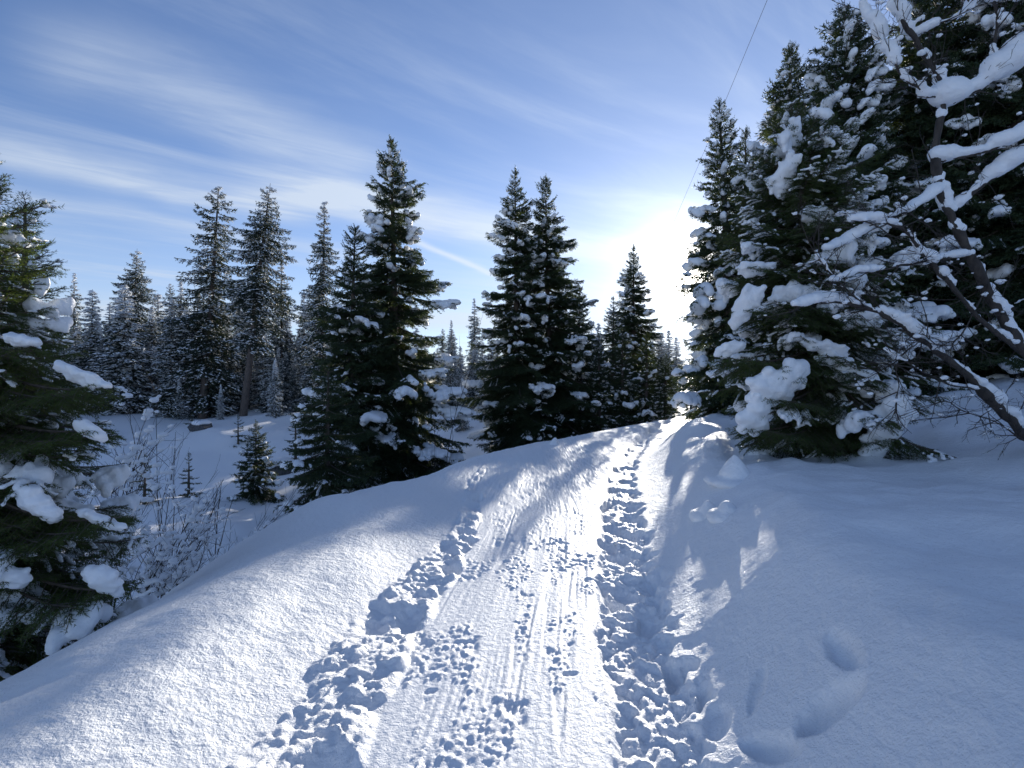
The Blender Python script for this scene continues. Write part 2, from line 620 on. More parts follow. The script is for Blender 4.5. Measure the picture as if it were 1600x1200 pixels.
# ------------------------------------------------------------------ ground sheets
xs = axis(-420, 420, -1.5, 1.2, 0.0090, 1.031, 0.7)
ys = axis(-60, 620, 1.4, 4.2, 0.0105, 1.020, 0.8)
GX, GY = np.meshgrid(xs, ys)
Z = base_height(GX, GY) + detail_height(GX, GY)
ny, nx = GX.shape
idx = np.arange(ny * nx).reshape(ny, nx)
quads = np.stack([idx[:-1, :-1], idx[:-1, 1:], idx[1:, 1:], idx[1:, :-1]], -1).reshape(-1, 4)
fxc = 0.25 * (GX[:-1, :-1] + GX[:-1, 1:] + GX[1:, 1:] + GX[1:, :-1]).ravel()
fyc = 0.25 * (GY[:-1, :-1] + GY[:-1, 1:] + GY[1:, 1:] + GY[1:, :-1]).ravel()
V3 = np.stack([GX.ravel(), GY.ravel(), Z.ravel()], -1)
jag = 0.05 * vnoise(fxc * 5, fyc * 5, 201)
on_path = (fxc > edge_l(fyc) + jag) & (fxc < edge_r(fyc) + jag) & (fyc < 30) & (fyc > -40)


def sub_sheet(name, mask, mat):
    q = quads[mask]
    used, inv = np.unique(q, return_inverse=True)
    me = new_mesh(name, V3[used], inv.reshape(-1, 4), [mat], smooth=True)
    o = link(name, me)
    return o


ground = sub_sheet('snow_ground', ~on_path, M_SNOW)
tag(ground, 'smooth deep snow covering the slope, the bank and the valley', kind='structure')
path = sub_sheet('snow_path', on_path, M_PATH)
tag(path, 'packed snow path with sledge tracks and crumbs climbing between the spruces', kind='structure')


# ------------------------------------------------------------------ geometry tools
def tube(pts, radii, sides=5, cap=True):
    """tapered tube along points -> verts, tris"""
    pts = np.asarray(pts, float)
    n = len(pts)
    tan = np.gradient(pts, axis=0)
    tan /= np.maximum(np.linalg.norm(tan, axis=1, keepdims=True), 1e-9)
    ref = np.array([0.0, 0.0, 1.0]) if abs(tan[0][2]) < .9 else np.array([1.0, 0.0, 0.0])
    V, T = [], []
    a = np.arange(sides) / sides * 2 * np.pi
    for i in range(n):
        s = np.cross(tan[i], ref)
        s /= max(np.linalg.norm(s), 1e-9)
        ref = np.cross(s, tan[i])
        V.append(pts[i] + radii[i] * (np.cos(a)[:, None] * s + np.sin(a)[:, None] * ref))
    V = np.concatenate(V)
    for i in range(n - 1):
        for j in range(sides):
            p0 = i * sides + j
            p1 = i * sides + (j + 1) % sides
            T.append((p0, p1, p1 + sides))
            T.append((p0, p1 + sides, p0 + sides))
    if cap:
        for j in range(1, sides - 1):
            T.append(((n - 1) * sides, (n - 1) * sides + j, (n - 1) * sides + j + 1))
    return V, np.array(T)


class Bag:
    """collects triangles with material numbers"""
    def __init__(self):
        self.v, self.t, self.m, self.n = [], [], [], 0

    def add(self, v, t, m=0):
        if len(v) == 0:
            return
        self.v.append(np.asarray(v, float))
        self.t.append(np.asarray(t) + self.n)
        self.m.append(np.full(len(t), m))
        self.n += len(v)

    def arrays(self):
        return np.concatenate(self.v), np.concatenate(self.t), np.concatenate(self.m)

    def mesh(self, name, mats, smooth=False):
        v, t_, m_ = self.arrays()
        return new_mesh(name, v, t_, mats, m_, smooth)


_ICO = None


def ico():
    global _ICO
    if _ICO is None:
        import bmesh
        bm = bmesh.new()
        bmesh.ops.create_icosphere(bm, subdivisions=2, radius=1.0)
        v = np.array([q.co[:] for q in bm.verts])
        f = np.array([[q.index for q in fc.verts] for fc in bm.faces])
        bm.free()
        _ICO = (v, f)
    return _ICO


def blob_mesh(name, blobs, voxel, mat, lump=0.0, seed=0, smooth_it=3):
    """melts ellipsoids (x,y,z,rx,ry,rz) into one soft body of snow"""
    iv, it = ico()
    bag = Bag()
    for b in blobs:
        bag.add(iv * np.array(b[3:6]) + np.array(b[:3]), it)
    v, t_, _ = bag.arrays()
    me = new_mesh('melt', v, t_, [mat])
    ob = link('melt', me)
    r = ob.modifiers.new('r', 'REMESH')
    r.mode = 'VOXEL'
    r.voxel_size = voxel
    r.use_smooth_shade = True
    s = ob.modifiers.new('s', 'SMOOTH')
    s.iterations = smooth_it
    s.factor = 0.6
    dg = bpy.context.evaluated_depsgraph_get()
    out = bpy.data.meshes.new_from_object(ob.evaluated_get(dg))
    bpy.data.objects.remove(ob)
    bpy.data.meshes.remove(me)
    out.name = name
    n = len(out.vertices)
    if lump > 0 and n:
        co = np.empty(n * 3, np.float32)
        no = np.empty(n * 3, np.float32)
        out.vertices.foreach_get('co', co)
        out.vertices.foreach_get('normal', no)
        co = co.reshape(-1, 3)
        no = no.reshape(-1, 3)
        f = 1.7 / max(lump * 6, .02)
        d = fbm(co[:, 0] * f + co[:, 2] * f * .7, co[:, 1] * f - co[:, 2] * f * .5, seed, 3)
        co = co + no * (d * lump)[:, None]
        out.vertices.foreach_set('co', co.astype(np.float32).ravel())
        out.update()
    out.materials.clear()
    out.materials.append(mat)
    return out


# ------------------------------------------------------------------ spruce branches
LOD = {
    'near': dict(sp=.044, tsp=.038, tl=.080, nd=185, nl=.021, nw=.0040, sides=5),
    'mid': dict(sp=.075, tsp=.085, tl=.16, nd=62, nl=.062, nw=.019, sides=4),
    'far': dict(sp=.12, tsp=.0, tl=.0, nd=28, nl=.12, nw=.052, sides=3),
}


def branch_arrays(L, lod, rg, droop=.15, tip_up=.15, hang=.25, width=.50):
    """one bough along +x: stem, side twigs, needles.  Returns Bag and points where snow can lie"""
    P = LOD[lod]
    n = 12
    tt = np.linspace(0, 1, n)
    ph = rg.uniform(0, 6.28)
    st = np.stack([tt * L * (1 - .06 * droop),
                   L * .035 * np.sin(tt * 3.5 + ph) * tt,
                   L * (-droop * tt * (1.25 - .25 * tt) + tip_up * tt ** 3)], -1)
    bag = Bag()
    r0 = .006 + .010 * L
    v, f = tube(st, np.linspace(r0, .0022 if lod == 'near' else .004, n), P['sides'])
    bag.add(v, f, 1)
    segs, rest = [], []

    def stem(t_):
        return np.array([np.interp(t_, tt, st[:, k]) for k in range(3)])

    def add_twig(o, d, ln, sag):
        k = 3 if ln > .12 else 2
        pts = [o]
        cur, dd = o, d / np.linalg.norm(d)
        for i in range(k):
            dd = dd + np.array([0, 0, -sag / k])
            dd = dd / np.linalg.norm(dd)
            nxt = cur + dd * ln / k
            segs.append((cur, nxt))
            pts.append(nxt)
            cur = nxt
        return pts

    m_ = max(4, int(L / P['sp']))
    for i in range(m_):
        t_ = .10 + .90 * (i + rg.uniform(-.3, .3)) / m_
        t_ = min(max(t_, .06), .99)
        o = stem(t_)
        fd = stem(min(t_ + .05, 1)) - stem(max(t_ - .05, 0))
        fd /= np.linalg.norm(fd)
        for sd in (-1, 1):
            if rg.uniform() < .10:
                continue
            prof = (1 - t_) ** .65 * min(1.0, .35 + t_ * 2.6)
            ln = L * width * prof * rg.uniform(.65, 1.15) + .035
            a = rg.uniform(.80, 1.12)
            side = np.array([-fd[1], fd[0], 0.0])
            side /= max(np.linalg.norm(side), 1e-6)
            d = fd * math.cos(a) + side * sd * math.sin(a) + np.array([0, 0, rg.uniform(-hang, .08)])
            pts = add_twig(o, d, ln, hang * rg.uniform(.4, 1.3))
            rest += [(p_[0], p_[1], p_[2], t_) for p_ in pts[1:]]
            if lod == 'near':
                v, f = tube(np.array(pts), np.linspace(.0034, .0013, len(pts)), 3, cap=False)
                bag.add(v, f, 1)
            if P['tsp'] > 0:
                nt = int(ln / P['tsp'])
                for j in range(1, nt + 1):
                    q = j / (nt + 1.0)
                    seg = min(int(q * (len(pts) - 1)), len(pts) - 2)
                    fr = q * (len(pts) - 1) - seg
                    oo = pts[seg] * (1 - fr) + pts[seg + 1] * fr
                    dd = pts[seg + 1] - pts[seg]
                    dd = dd / np.linalg.norm(dd)
                    s2 = np.cross(dd, np.array([0, 0, 1.0]))
                    s2 /= max(np.linalg.norm(s2), 1e-6)
                    for e in (-1, 1):
                        if rg.uniform() < .2:
                            continue
                        l2 = P['tl'] * rg.uniform(.5, 1.25) * (1 - .5 * q)
                        d2 = dd * .75 + s2 * e * .7 + np.array([0, 0, rg.uniform(-hang * 1.1, .05)])
                        d2 /= np.linalg.norm(d2)
                        segs.append((oo, oo + d2 * l2))
        rest.append((o[0], o[1], o[2], t_))
    for i in range(3, n - 1):
        segs.append((st[i], st[i + 1]))
    A = np.array([s_[0] for s_ in segs])
    B = np.array([s_[1] for s_ in segs])
    D = B - A
    LN = np.linalg.norm(D, axis=1)
    cnt = np.maximum(1, np.round(LN * P['nd'] + rg.uniform(0, 1, len(LN)) - .5).astype(int))
    ix = np.repeat(np.arange(len(segs)), cnt)
    u = rg.uniform(0, 1, len(ix))
    base = A[ix] + D[ix] * u[:, None]
    dn = D[ix] / np.maximum(LN[ix], 1e-6)[:, None]
    rnd = rg.normal(size=(len(ix), 3))
    rad = rnd - dn * np.sum(rnd * dn, axis=1)[:, None]
    rad /= np.maximum(np.linalg.norm(rad, axis=1), 1e-6)[:, None]
    k = rg.uniform(.35, .85, len(ix))[:, None]
    nd_ = dn * (1 - k * .6) + rad * k
    nd_ /= np.linalg.norm(nd_, axis=1)[:, None]
    nl = P['nl'] * rg.uniform(.7, 1.25, len(ix))[:, None]
    wv = np.cross(nd_, rg.normal(size=(len(ix), 3)))
    wv /= np.maximum(np.linalg.norm(wv, axis=1), 1e-6)[:, None]
    hw = P['nw'] * .5
    tri = np.stack([base - wv * hw, base + wv * hw, base + nd_ * nl], 1).reshape(-1, 3)
    bag.add(tri, np.arange(len(tri)).reshape(-1, 3), 0)
    return bag, np.array(rest)


def snow_on(rest, L, rg, patches, spread, r, thick):
    """soft lumps lying on the bough's twigs"""
    out = []
    for _ in range(patches):
        c = rest[rg.integers(len(rest))]
        for _t in range(20):
            if c[3] > .35:
                break
            c = rest[rg.integers(len(rest))]
        rc = spread * L * rg.uniform(.7, 1.25)
        el = rg.uniform(.45, .8)
        dd = np.hypot((rest[:, 0] - c[0]), (rest[:, 1] - c[1]) / el)
        for q in rest[dd < rc]:
            k = 1 - .65 * math.hypot(q[0] - c[0], (q[1] - c[1]) / el) / rc
            rr = r * rg.uniform(.75, 1.25) * (.55 + .6 * k)
            out.append((q[0], q[1], q[2] + thick * .30 * k + .004, rr, rr * rg.uniform(.85, 1.1), thick * (.45 + .75 * k)))
    return out


def strips(rest, rg, frac, r, reach):
    """snow lining single twigs"""
    out = []
    for i in range(len(rest) - 2):
        if rg.uniform() > frac:
            continue
        for a, b in ((i, i + 1), (i + 1, i + 2)):
            d = rest[b, :3] - rest[a, :3]
            ln = np.linalg.norm(d)
            if ln > reach:
                continue
            for k in np.arange(0, 1.0, min(1.0, r * .9 / max(ln, 1e-4))):
                q = rest[a, :3] + d * k
                rr_ = r * rg.uniform(.75, 1.3)
                out.append((q[0], q[1], q[2] + r * .45, rr_, rr_, r * rg.uniform(.6, 1.0)))
    return out


rng = np.random.default_rng(11)
KIT = {}
for lod, lens in (('near', (.30, .62, 1.05, 1.55)), ('mid', (.5, 1.0, 1.6, 2.3))):
    for li, L in enumerate(lens):
        for var in range(2):
            up = li == 0
            bag, rest = branch_arrays(L, lod, rng, droop=(.02 if up else .20 + .10 * var), tip_up=.12 + .05 * var,
                                      hang=(.12 if up else .30 + .12 * var))
            me = bag.mesh('spruce_bough', [M_NEED_NEAR if lod == 'near' else M_NEED, M_BARK])
            sn = []
            for s_i in range(3):
                if lod == 'near':
                    patches, spread, r, th, vox = ((1, .08, .026, .024, .012), (1, .15, .036, .050, .013), (2, .20, .044, .070, .015))[s_i]
                else:
                    patches, spread, r, th, vox = ((1, .10, .06, .050, .030), (3, .11, .080, .080, .032), (4, .14, .085, .095, .034))[s_i]
                if L < .55:
                    r, th, patches = r * .7, th * .7, max(1, patches // 2)
                bl = snow_on(rest, L, rng, patches, spread, r, th)
                if lod == 'mid':
                    bl += strips(rest, rng, (.06, .03, .015)[s_i], .036 if L > .6 else .030, .22)
                else:
                    bl += strips(rest, rng, (.09, .08, .06)[s_i], .018 if L > .4 else .014, .16)
                sn.append(blob_mesh('bough_snow', bl, vox, M_CLUMP, lump=.006 if lod == 'near' else .012, seed=li * 7 + var))
            KIT.setdefault(lod, []).append((L, me, sn))


def trunk_mesh(h, r, lean, lod, seed, top=1.0):
    rg = np.random.default_rng(seed)
    n = 14
    tt = np.linspace(0, top, n)
    pts = np.stack([lean[0] * tt ** 1.2 + .02 * h * .15 * np.sin(tt * 5 + seed), lean[1] * tt ** 1.2, tt * h], -1)
    rad = r * (1 - tt) ** .85 + .008
    rad[0] *= 1.35
    v, f = tube(pts, rad, 10 if lod != 'far' else 6)
    return new_mesh('spruce_trunk', v, f, [M_BARK], smooth=True), pts


def spruce(label, x, y, tip_px, R, seed, lod='mid', snow=.5, heavy=.3, lean=(0, 0), clear=.06, spacing=.27,
           per=6, power=.8, group=None, sparse=0.0, low_pitch=-.32, h=None, name='spruce_tree', extra=0.0, cap=290):
    """a spruce whose boughs are single parts; tip_px is the photograph row of its top"""
    rg = np.random.default_rng(seed)
    z0 = gz(x, y) - .05
    if h is None:
        h = (EYE + (600.0 - tip_px) / FPX * y) - z0
    root = bpy.data.objects.new(name, None)
    COL.objects.link(root)
    root.location = (x, y, z0)
    root.empty_display_size = .3
    tag(root, label, 'spruce tree', group)
    r0 = .014 * h + .025
    tm, tp = trunk_mesh(h * .985, r0, lean, lod, seed)
    link('trunk', tm, root)
    kit = KIT[lod]
    count = 0
    z = h * clear
    az = rg.uniform(0, 6.28)
    items = []
    while z < h * .985:
        q = (z - h * clear) / (h * (1 - clear))
        rad = R * (1 - q) ** power * (0.93 + .10 * math.sin(z * 2.1 + seed)) + .06
        rad *= min(1.0, .75 + q * 3)
        k = per if q < .85 else max(3, per - 2)
        for j in range(k):
            az += 2.399 + rg.uniform(-.25, .25)
            if rg.uniform() < sparse * (1 - q):
                continue
            L = rad * rg.uniform(.62, 1.22) * (1.18 if rg.uniform() < .08 else 1.0)
            pitch = np.interp(q, [0, .35, .7, .92, 1], [low_pitch, -.12, .12, .55, .85]) + rg.uniform(-.12, .12)
            items.append((z + rg.uniform(-.06, .06) * spacing * 3, az, L, pitch, q))
        z += spacing * (1 - .55 * q)
    items.append((h * .955, 0, max(.25, h * .045), 1.50, 1.0))
    if len(items) > cap:
        keep = rg.permutation(len(items) - 1)[:cap - 1]
        items = [items[i] for i in sorted(keep)] + [items[-1]]
    for (z, a, L, pitch, q) in items:
        cand = sorted(kit, key=lambda e: abs(math.log(e[0] / max(L, .05))))[:2]
        ln, me, sn = cand[rg.integers(2)]
        s = L / ln
        zz = min(max(z, .02), h * .98)
        px_ = np.interp(zz, tp[:, 2], tp[:, 0])
        py_ = np.interp(zz, tp[:, 2], tp[:, 1])
        o = link('branch', me, root, (px_, py_, zz))
        o.rotation_mode = 'QUATERNION'
        o.rotation_quaternion = (Quaternion((0, 0, 1), a) @ Quaternion((0, 1, 0), -pitch) @ Quaternion((1, 0, 0), rg.uniform(-.22, .22)))
        hz = (.8 + .2 * rg.uniform())
        o.scale = (s, s * hz, s)
        if rg.uniform() < snow and pitch < 1.2:
            lvl = 0
            if rg.uniform() < heavy:
                lvl = 2 if rg.uniform() < .45 + extra else 1
            link('snow_clump', sn[lvl], o)
        count += 1
    return root


# ------------------------------------------------------------------ the spruces near the path
def X(px, Y):
    return (px - 800.0) / FPX * Y


spruce('tall broad dark spruce with snow pads left of the path, tallest in the middle', X(617, 17), 17, 212, 3.2, 5,
       'mid', snow=.72, heavy=.62, lean=(-.12, 0), spacing=.27, per=7, power=.78, extra=.25)
spruce('slim dark spruce pressed against the left side of the tallest middle spruce', X(548, 15.5), 15.5, 350, 2.0, 8,
       'mid', snow=.30, heavy=.2, lean=(.12, 0), spacing=.30, per=6, power=.7, sparse=.15)
spruce('low straggly spruce reaching over the edge of the left snow shoulder', X(512, 12.5), 12.5, 560, 1.45, 9,
       'mid', snow=.4, heavy=.0, spacing=.28, per=5, power=.6, sparse=.3)
spruce('left one of the two tall twin spruces in the centre', X(806, 20), 20, 262, 2.5, 12,
       'mid', snow=.75, heavy=.40, spacing=.29, per=7, power=.72)
spruce('right one of the two tall twin spruces in the centre', X(862, 21), 21, 275, 3.0, 14,
       'mid', snow=.75, heavy=.30, lean=(-.25, 0), spacing=.29, per=7, power=.75)
spruce('spruce with a broad skirt leaning out at the right foot of the twin spruces', X(905, 24), 24, 445, 2.0, 15,
       'mid', snow=.85, heavy=.3, spacing=.32, per=6, power=.7)
spruce('short pointed snowy spruce at the head of the path, left of the sun', X(992, 34), 34, 382, 3.1, 21,
       'mid', snow=.85, heavy=.4, lean=(-.12, 0), spacing=.27, per=8, power=.9)
spruce('smaller spruce just behind and left of the pointed one at the head of the path', X(958, 29), 29, 462, 1.7, 23,
       'mid', snow=.6, heavy=.25, spacing=.30, per=5, power=.75)
for (px_, tip_, R_, D_, lab_) in [(936, 522, 1.0, 20.5, 'short dark spruce tucked against the right skirt of the twin spruces'),
                              (972, 512, 1.15, 20.5, 'short dense spruce standing in front of the pointed one, on its left'),
                              (1010, 520, 1.1, 20, 'short dense spruce at the foot of the pointed one, on its right'),
                              (1040, 556, .8, 20, 'lowest little spruce at the rim of the path head, under the sun')]:
    spruce(lab_, X(px_, D_), D_, tip_, R_, 100 + px_, 'mid', snow=.7, heavy=.25, spacing=.22, per=7, power=.62, clear=.03, cap=140,
           group='short spruces at the head of the path')
spruce('slim snowy spruce whose left edge half hides the sun', X(1142, 12), 12, 152, 1.62, 31,
       'mid', snow=.85, heavy=.6, lean=(-.25, 0), clear=.04, sparse=.12, spacing=.26, per=6, power=.80, extra=.1)
spruce('narrow spruce close behind and right of the one hiding the sun', X(1165, 14), 14, 200, 1.2, 33,
       'mid', snow=.8, heavy=.4, clear=.08, spacing=.32, per=6, power=.6)
spruce('tall dark spruce with a narrow top rising behind the heavy laden spruce', X(1232, 12), 12, 70, 1.6, 35,
       'mid', snow=.8, heavy=.45, spacing=.27, per=7, power=.62)
spruce('tall snowy spruce touching the top edge of the picture, right of the narrow top', X(1322, 10.5), 10.5, 8, 1.95, 37,
       'mid', snow=.85, heavy=.5, spacing=.25, per=7, power=.62, extra=.15)
spruce('very dark tall spruce on the right hillside with its top out of the picture', X(1465, 10.5), 10.5, -90, 2.3, 39,
       'mid', snow=.5, heavy=.4, spacing=.30, per=7, power=.6)
spruce('rightmost tall dark spruce on the hillside, behind the bare tree', X(1590, 9.5), 9.5, -160, 2.3, 40,
       'mid', snow=.5, heavy=.4, spacing=.30, per=7, power=.6)
# the laden spruce at the bank and the two at the left edge, close enough to show needles
laden = spruce('small spruce bowed under heavy snow on the right bank, nearest the path', 3.95, 6.35, 190, 1.55, 51,
               'near', snow=.72, heavy=.40, lean=(-.55, -.1), clear=.05, spacing=.145, per=9, power=.55, low_pitch=-.62, extra=.0)
left1 = spruce('large snow-laden spruce cut by the left edge of the picture', -3.72, 3.55, 225, 1.16, 61,
               'near', snow=.60, heavy=.70, clear=.04, spacing=.14, per=9, power=.74, low_pitch=-.35, extra=.0)
left2 = spruce('thin spruce leader rising just right of the big one at the left edge', -4.22, 4.45, 308, .62, 63,
               'near', snow=.35, heavy=.5, clear=.3, spacing=.15, per=5, power=.8)

# ------------------------------------------------------------------ young spruces in the valley
yg = 'young snow-dusted spruces on the valley floor'
spruce('bushy young spruce standing alone on the valley snow', X(400, 17), 17, 662, 1.05, 71, 'mid', snow=.8, heavy=.3, clear=.02,
       spacing=.16, per=8, power=.8, cap=130, group=yg)
spruce('small young spruce under the slim dark spruces, right of the bushy one', X(462, 21), 21, 640, .6, 72, 'mid', snow=.6, heavy=.1,
       clear=.02, spacing=.2, per=5, cap=40, group=yg)
spruce('little spruce left of the bushy one, behind the bare twigs', X(295, 17), 17, 716, .45, 73, 'mid', snow=.6, heavy=.1,
       clear=.02, spacing=.18, per=5, cap=30, group=yg)
spruce('little dark spruce at the left end of the valley snow, above the brown bush', X(226, 16), 16, 712, .5, 74, 'mid', snow=.4, heavy=.1,
       clear=.02, spacing=.18, per=5, cap=30, group=yg)
spruce('tiny spruce beside the dark boulder in the upper valley', X(300, 27), 27, 650, .45, 75, 'mid', snow=.7, heavy=.1,
       clear=.02, spacing=.22, per=5, cap=24, group=yg)
spruce('tiny spruce between the bushy young spruce and the two leaning trunks', X(372, 24), 24, 655, .55, 76, 'mid', snow=.7, heavy=.1,
       clear=.02, spacing=.22, per=5, cap=24, group=yg)


# ------------------------------------------------------------------ forest trees with joined crowns
def far_variant(h, R, seed, clear, dusty, ragged=.25, per=6, spacing=.30, power=.75):
    """crown, snow and trunk meshes of one forest spruce"""
    rg = np.random.default_rng(seed)
    crown, snow = Bag(), Bag()
    protos = []
    for L in (.8, 1.5, 2.3):
        for v_ in range(2):
            b, rest = branch_arrays(L, 'far', rg, droop=.22 + .1 * v_, tip_up=.10, hang=.95, width=.36)
            protos.append((L, b.arrays(), rest))
    z = h * clear
    az = 0
    while z < h * .99:
        q = (z - h * clear) / (h * (1 - clear))
        rad = (R * (1 - q) ** power) * (.85 + .22 * math.sin(z * 1.3 + seed) * math.sin(z * .47 + seed * 2)) + .05
        rad *= min(1, .55 + q * 3)
        for j in range(per):
            az += 2.399 + rg.uniform(-.3, .3)
            if rg.uniform() < ragged * (1 - q):
                continue
            L = rad * rg.uniform(.60, 1.22)
            pitch = np.interp(q, [0, .4, .8, 1], [-.40, -.20, .10, .8]) + rg.uniform(-.15, .15)
            pl, (pv, pt, pm), rest = min(protos, key=lambda e: abs(e[0] - L) + rg.uniform(0, .2))
            s = L / pl
            M = (Quaternion((0, 0, 1), az) @ Quaternion((0, 1, 0), -pitch) @ Quaternion((1, 0, 0), rg.uniform(-.3, .3))).to_matrix()
            M = np.array(M) * s
            org = np.array([0, 0, z + rg.uniform(-.1, .1)])
            crown.add(pv @ M.T + org, pt, 0)
            # rags of snow lying along the twigs
            pick = rest[rg.uniform(size=len(rest)) < dusty]
            if len(pick):
                c = pick[:, :3] @ M.T + org
                m_ = len(c)
                a = az + rg.uniform(-.9, .9, m_)
                ln = rg.uniform(.06, .20, m_)
                wd = rg.uniform(.03, .075, m_)
                dxy = np.stack([np.cos(a), np.sin(a), np.full(m_, -.35)], -1)
                sd = np.stack([-np.sin(a), np.cos(a), np.zeros(m_)], -1)
                up = np.array([0, 0, 1.0])
                hh = rg.uniform(.03, .07, m_)[:, None]
                A_ = c - dxy * ln[:, None]
                B_ = c + dxy * ln[:, None]
                C_ = c + sd * wd[:, None]
                D_ = c - sd * wd[:, None]
                T_ = c + up * hh
                vv = np.stack([A_, C_, B_, D_, T_], 1).reshape(-1, 3)
                k = np.arange(m_)[:, None] * 5
                ft = np.concatenate([k + [0, 3, 4], k + [3, 2, 4], k + [2, 1, 4], k + [1, 0, 4]], 0)
                snow.add(vv, ft, 0)
        z += spacing * (1 - .45 * q)
        if q > .8:
            per = max(4, per - 1)
    tp_v, tp_f = tube([(0, 0, 0), (0, 0, h * .3), (.03, 0, h * .7), (0, 0, h)], [.016 * h, .012 * h, .006 * h, .01], 7)
    tm = new_mesh('forest_trunk', tp_v, tp_f, [M_BARK], smooth=True)
    return crown.mesh('forest_crown', [M_NEED_FAR]), snow.mesh('forest_crown_snow', [M_CLUMP]), tm, h


TALL = [far_variant(15, 3.6, 301, .12, .22, .30, 7, .50, .70), far_variant(15, 2.8, 302, .10, .22, .28, 7, .46, .65),
        far_variant(13, 2.7, 303, .05, .28, .20, 6, .40, .80), far_variant(15, 3.2, 304, .34, .22, .28, 8, .44, .62),
        far_variant(11, 2.8, 305, .03, .32, .15, 6, .36, .85), far_variant(9, 2.5, 306, .02, .34, .15, 7, .32, .9)]


def forest_tree(var, x, y, label, group, tip_px=None, h=None, lean=0.0, wide=1.0, rot=None, seed=0):
    cr, sn, tr, hn = TALL[var]
    z0 = gz(x, y) - .15
    if h is None:
        h = (EYE + (600.0 - tip_px) / FPX * y) - z0
    s = h / hn
    root = bpy.data.objects.new('forest_spruce', None)
    COL.objects.link(root)
    root.location = (x, y, z0)
    root.scale = (s * wide, s * wide, s)
    r = random.Random(seed * 91 + int(x * 10))
    az = r.uniform(0, 6.28) if rot is None else rot
    root.rotation_euler = (0, 0, 0)
    root.rotation_mode = 'QUATERNION'
    root.rotation_quaternion = Quaternion((0, 1, 0), lean) @ Quaternion((0, 0, 1), az)
    tag(root, label, 'spruce tree', group)
    link('trunk', tr, root)
    link('crown', cr, root)
    tag(link('snow', sn, root), kind='stuff')
    return root


fg = 'forest spruces across the valley'
for var, px, Y, tip, lean, wide, lab in [
        (0, 316, 32, 290, .07, 1.20, 'tall ragged spruce with long drooping arms and bare lower trunk across the valley'),
        (3, 380, 30, 284, .115, 1.05, 'tall spruce on a leaning bare trunk, right of the ragged one across the valley'),
        (1, 500, 29, 316, .02, .95, 'narrow spruce with loose drooping arms between the leaning trunk and the middle spruces'),
        (2, 440, 33, 405, 0, 1.0, 'dense snowy spruce filling in behind the leaning trunk'),
        (3, 204, 38, 388, .04, 1.0, 'tall spruce on a thin bare trunk in the left forest'),
        (0, 262, 37, 443, .02, .85, 'spruce with a crooked thin top beside the thin bare trunk in the left forest'),
        (2, 116, 44, 426, 0, .9, 'pointed spruce showing just right of the big one at the left edge'),
        (4, 330, 34, 480, 0, 1.1, 'snow-dusted spruce at the foot of the tall ragged one'),
        (4, 475, 34, 455, 0, 1.0, 'snow-dusted spruce behind the narrow spruce with loose arms'),
        (2, 741, 38, 466, 0, .9, 'dark pointed spruce seen in the gap between the middle spruce and the twins'),
        (2, 705, 33, 500, 0, .9, 'spruce peeping out at the right side of the tallest middle spruce'),
        (5, 760, 30, 560, 0, 1.0, 'short snow-dusted spruce at the left foot of the twins'),
        (5, 722, 27, 590, 0, 1.0, 'short spruce with much snow low in the gap left of the twins'),
        (5, 935, 30, 505, 0, 1.0, 'spruce low behind the twins on their right side'),
        (4, 1045, 30, 515, 0, 1.0, 'spruce below the sun between the pointed spruce and the right group'),
        (5, 240, 34, 540, 0, 1.1, 'snowy spruce low in the left forest beside the thin bare trunk'),
        (5, 280, 31, 590, 0, .9, 'short snowy spruce at the upper left rim of the valley snow'),
        (5, 345, 29, 600, 0, .7, 'little spruce between the two tall trunks across the valley'),
        (5, 430, 29, 560, 0, .9, 'snowy spruce right of the leaning bare trunk at the rim of the valley'),
        (5, 560, 24, 600, 0, .9, 'short spruce hidden low behind the tallest middle spruce'),
        (5, 1092, 27, 505, 0, 1.1, 'short spruce seen under the boughs of the one hiding the sun'),
        (5, 1128, 25, 500, 0, 1.1, 'short spruce low between the sun tree and the laden spruce'),
        (4, 1265, 15, 205, 0, .8, 'dense spruce filling the gap behind the heavy laden spruce'),
        (4, 1400, 15, 100, 0, .9, 'dense spruce high on the right hillside behind the touching tops'),
        (4, 1530, 14, 60, 0, .9, 'dense spruce at the right of the hillside behind the bare tree')]:
    forest_tree(var, X(px, Y), Y, lab, fg if Y > 20 else 'spruces on the right hillside', tip_px=tip, lean=lean, wide=wide, seed=px)

rr = random.Random(5)
belts = [
    (60, 1060, 42, 60, 70, (500, 545), 'dark snow-dusted spruce in the distant forest belt across the valley', 'distant forest belt'),
    (60, 560, 31, 42, 58, (440, 570), 'snow-dusted spruce standing close in the left forest behind the valley', 'left forest spruces'),
    (560, 1060, 31, 42, 16, (520, 580), 'spruce low behind the twins and the pointed spruce', 'spruces behind the path head'),
    (1200, 1700, 17, 30, 24, (150, 420), 'dark spruce deep in the wood on the right hillside', 'wood on the right hillside'),
    (1080, 1700, 32, 50, 18, (505, 540), 'distant spruce behind the wood on the right hillside', 'distant right wood'),
    (-500, 40, 24, 45, 22, (380, 500), 'spruce in the wood beyond the left edge of the valley', 'wood beyond the left edge')]
SHORT = {'distant forest belt': 'far dark spruce across the valley', 'left forest spruces': 'nearer snow-dusted forest spruce',
         'spruces behind the path head': 'low spruce beyond the path head'}
PLACES = [(180, 'just right of the big left-edge spruce'), (300, 'around the thin bare trunk'),
          (430, 'behind the ragged and the leaning spruce'), (560, 'left of the tallest middle spruce'),
          (720, 'behind the tallest middle spruce'), (790, 'in the gap before the twin spruces'),
          (940, 'behind the twin spruces'), (9999, 'behind the pointed snowy spruce')]
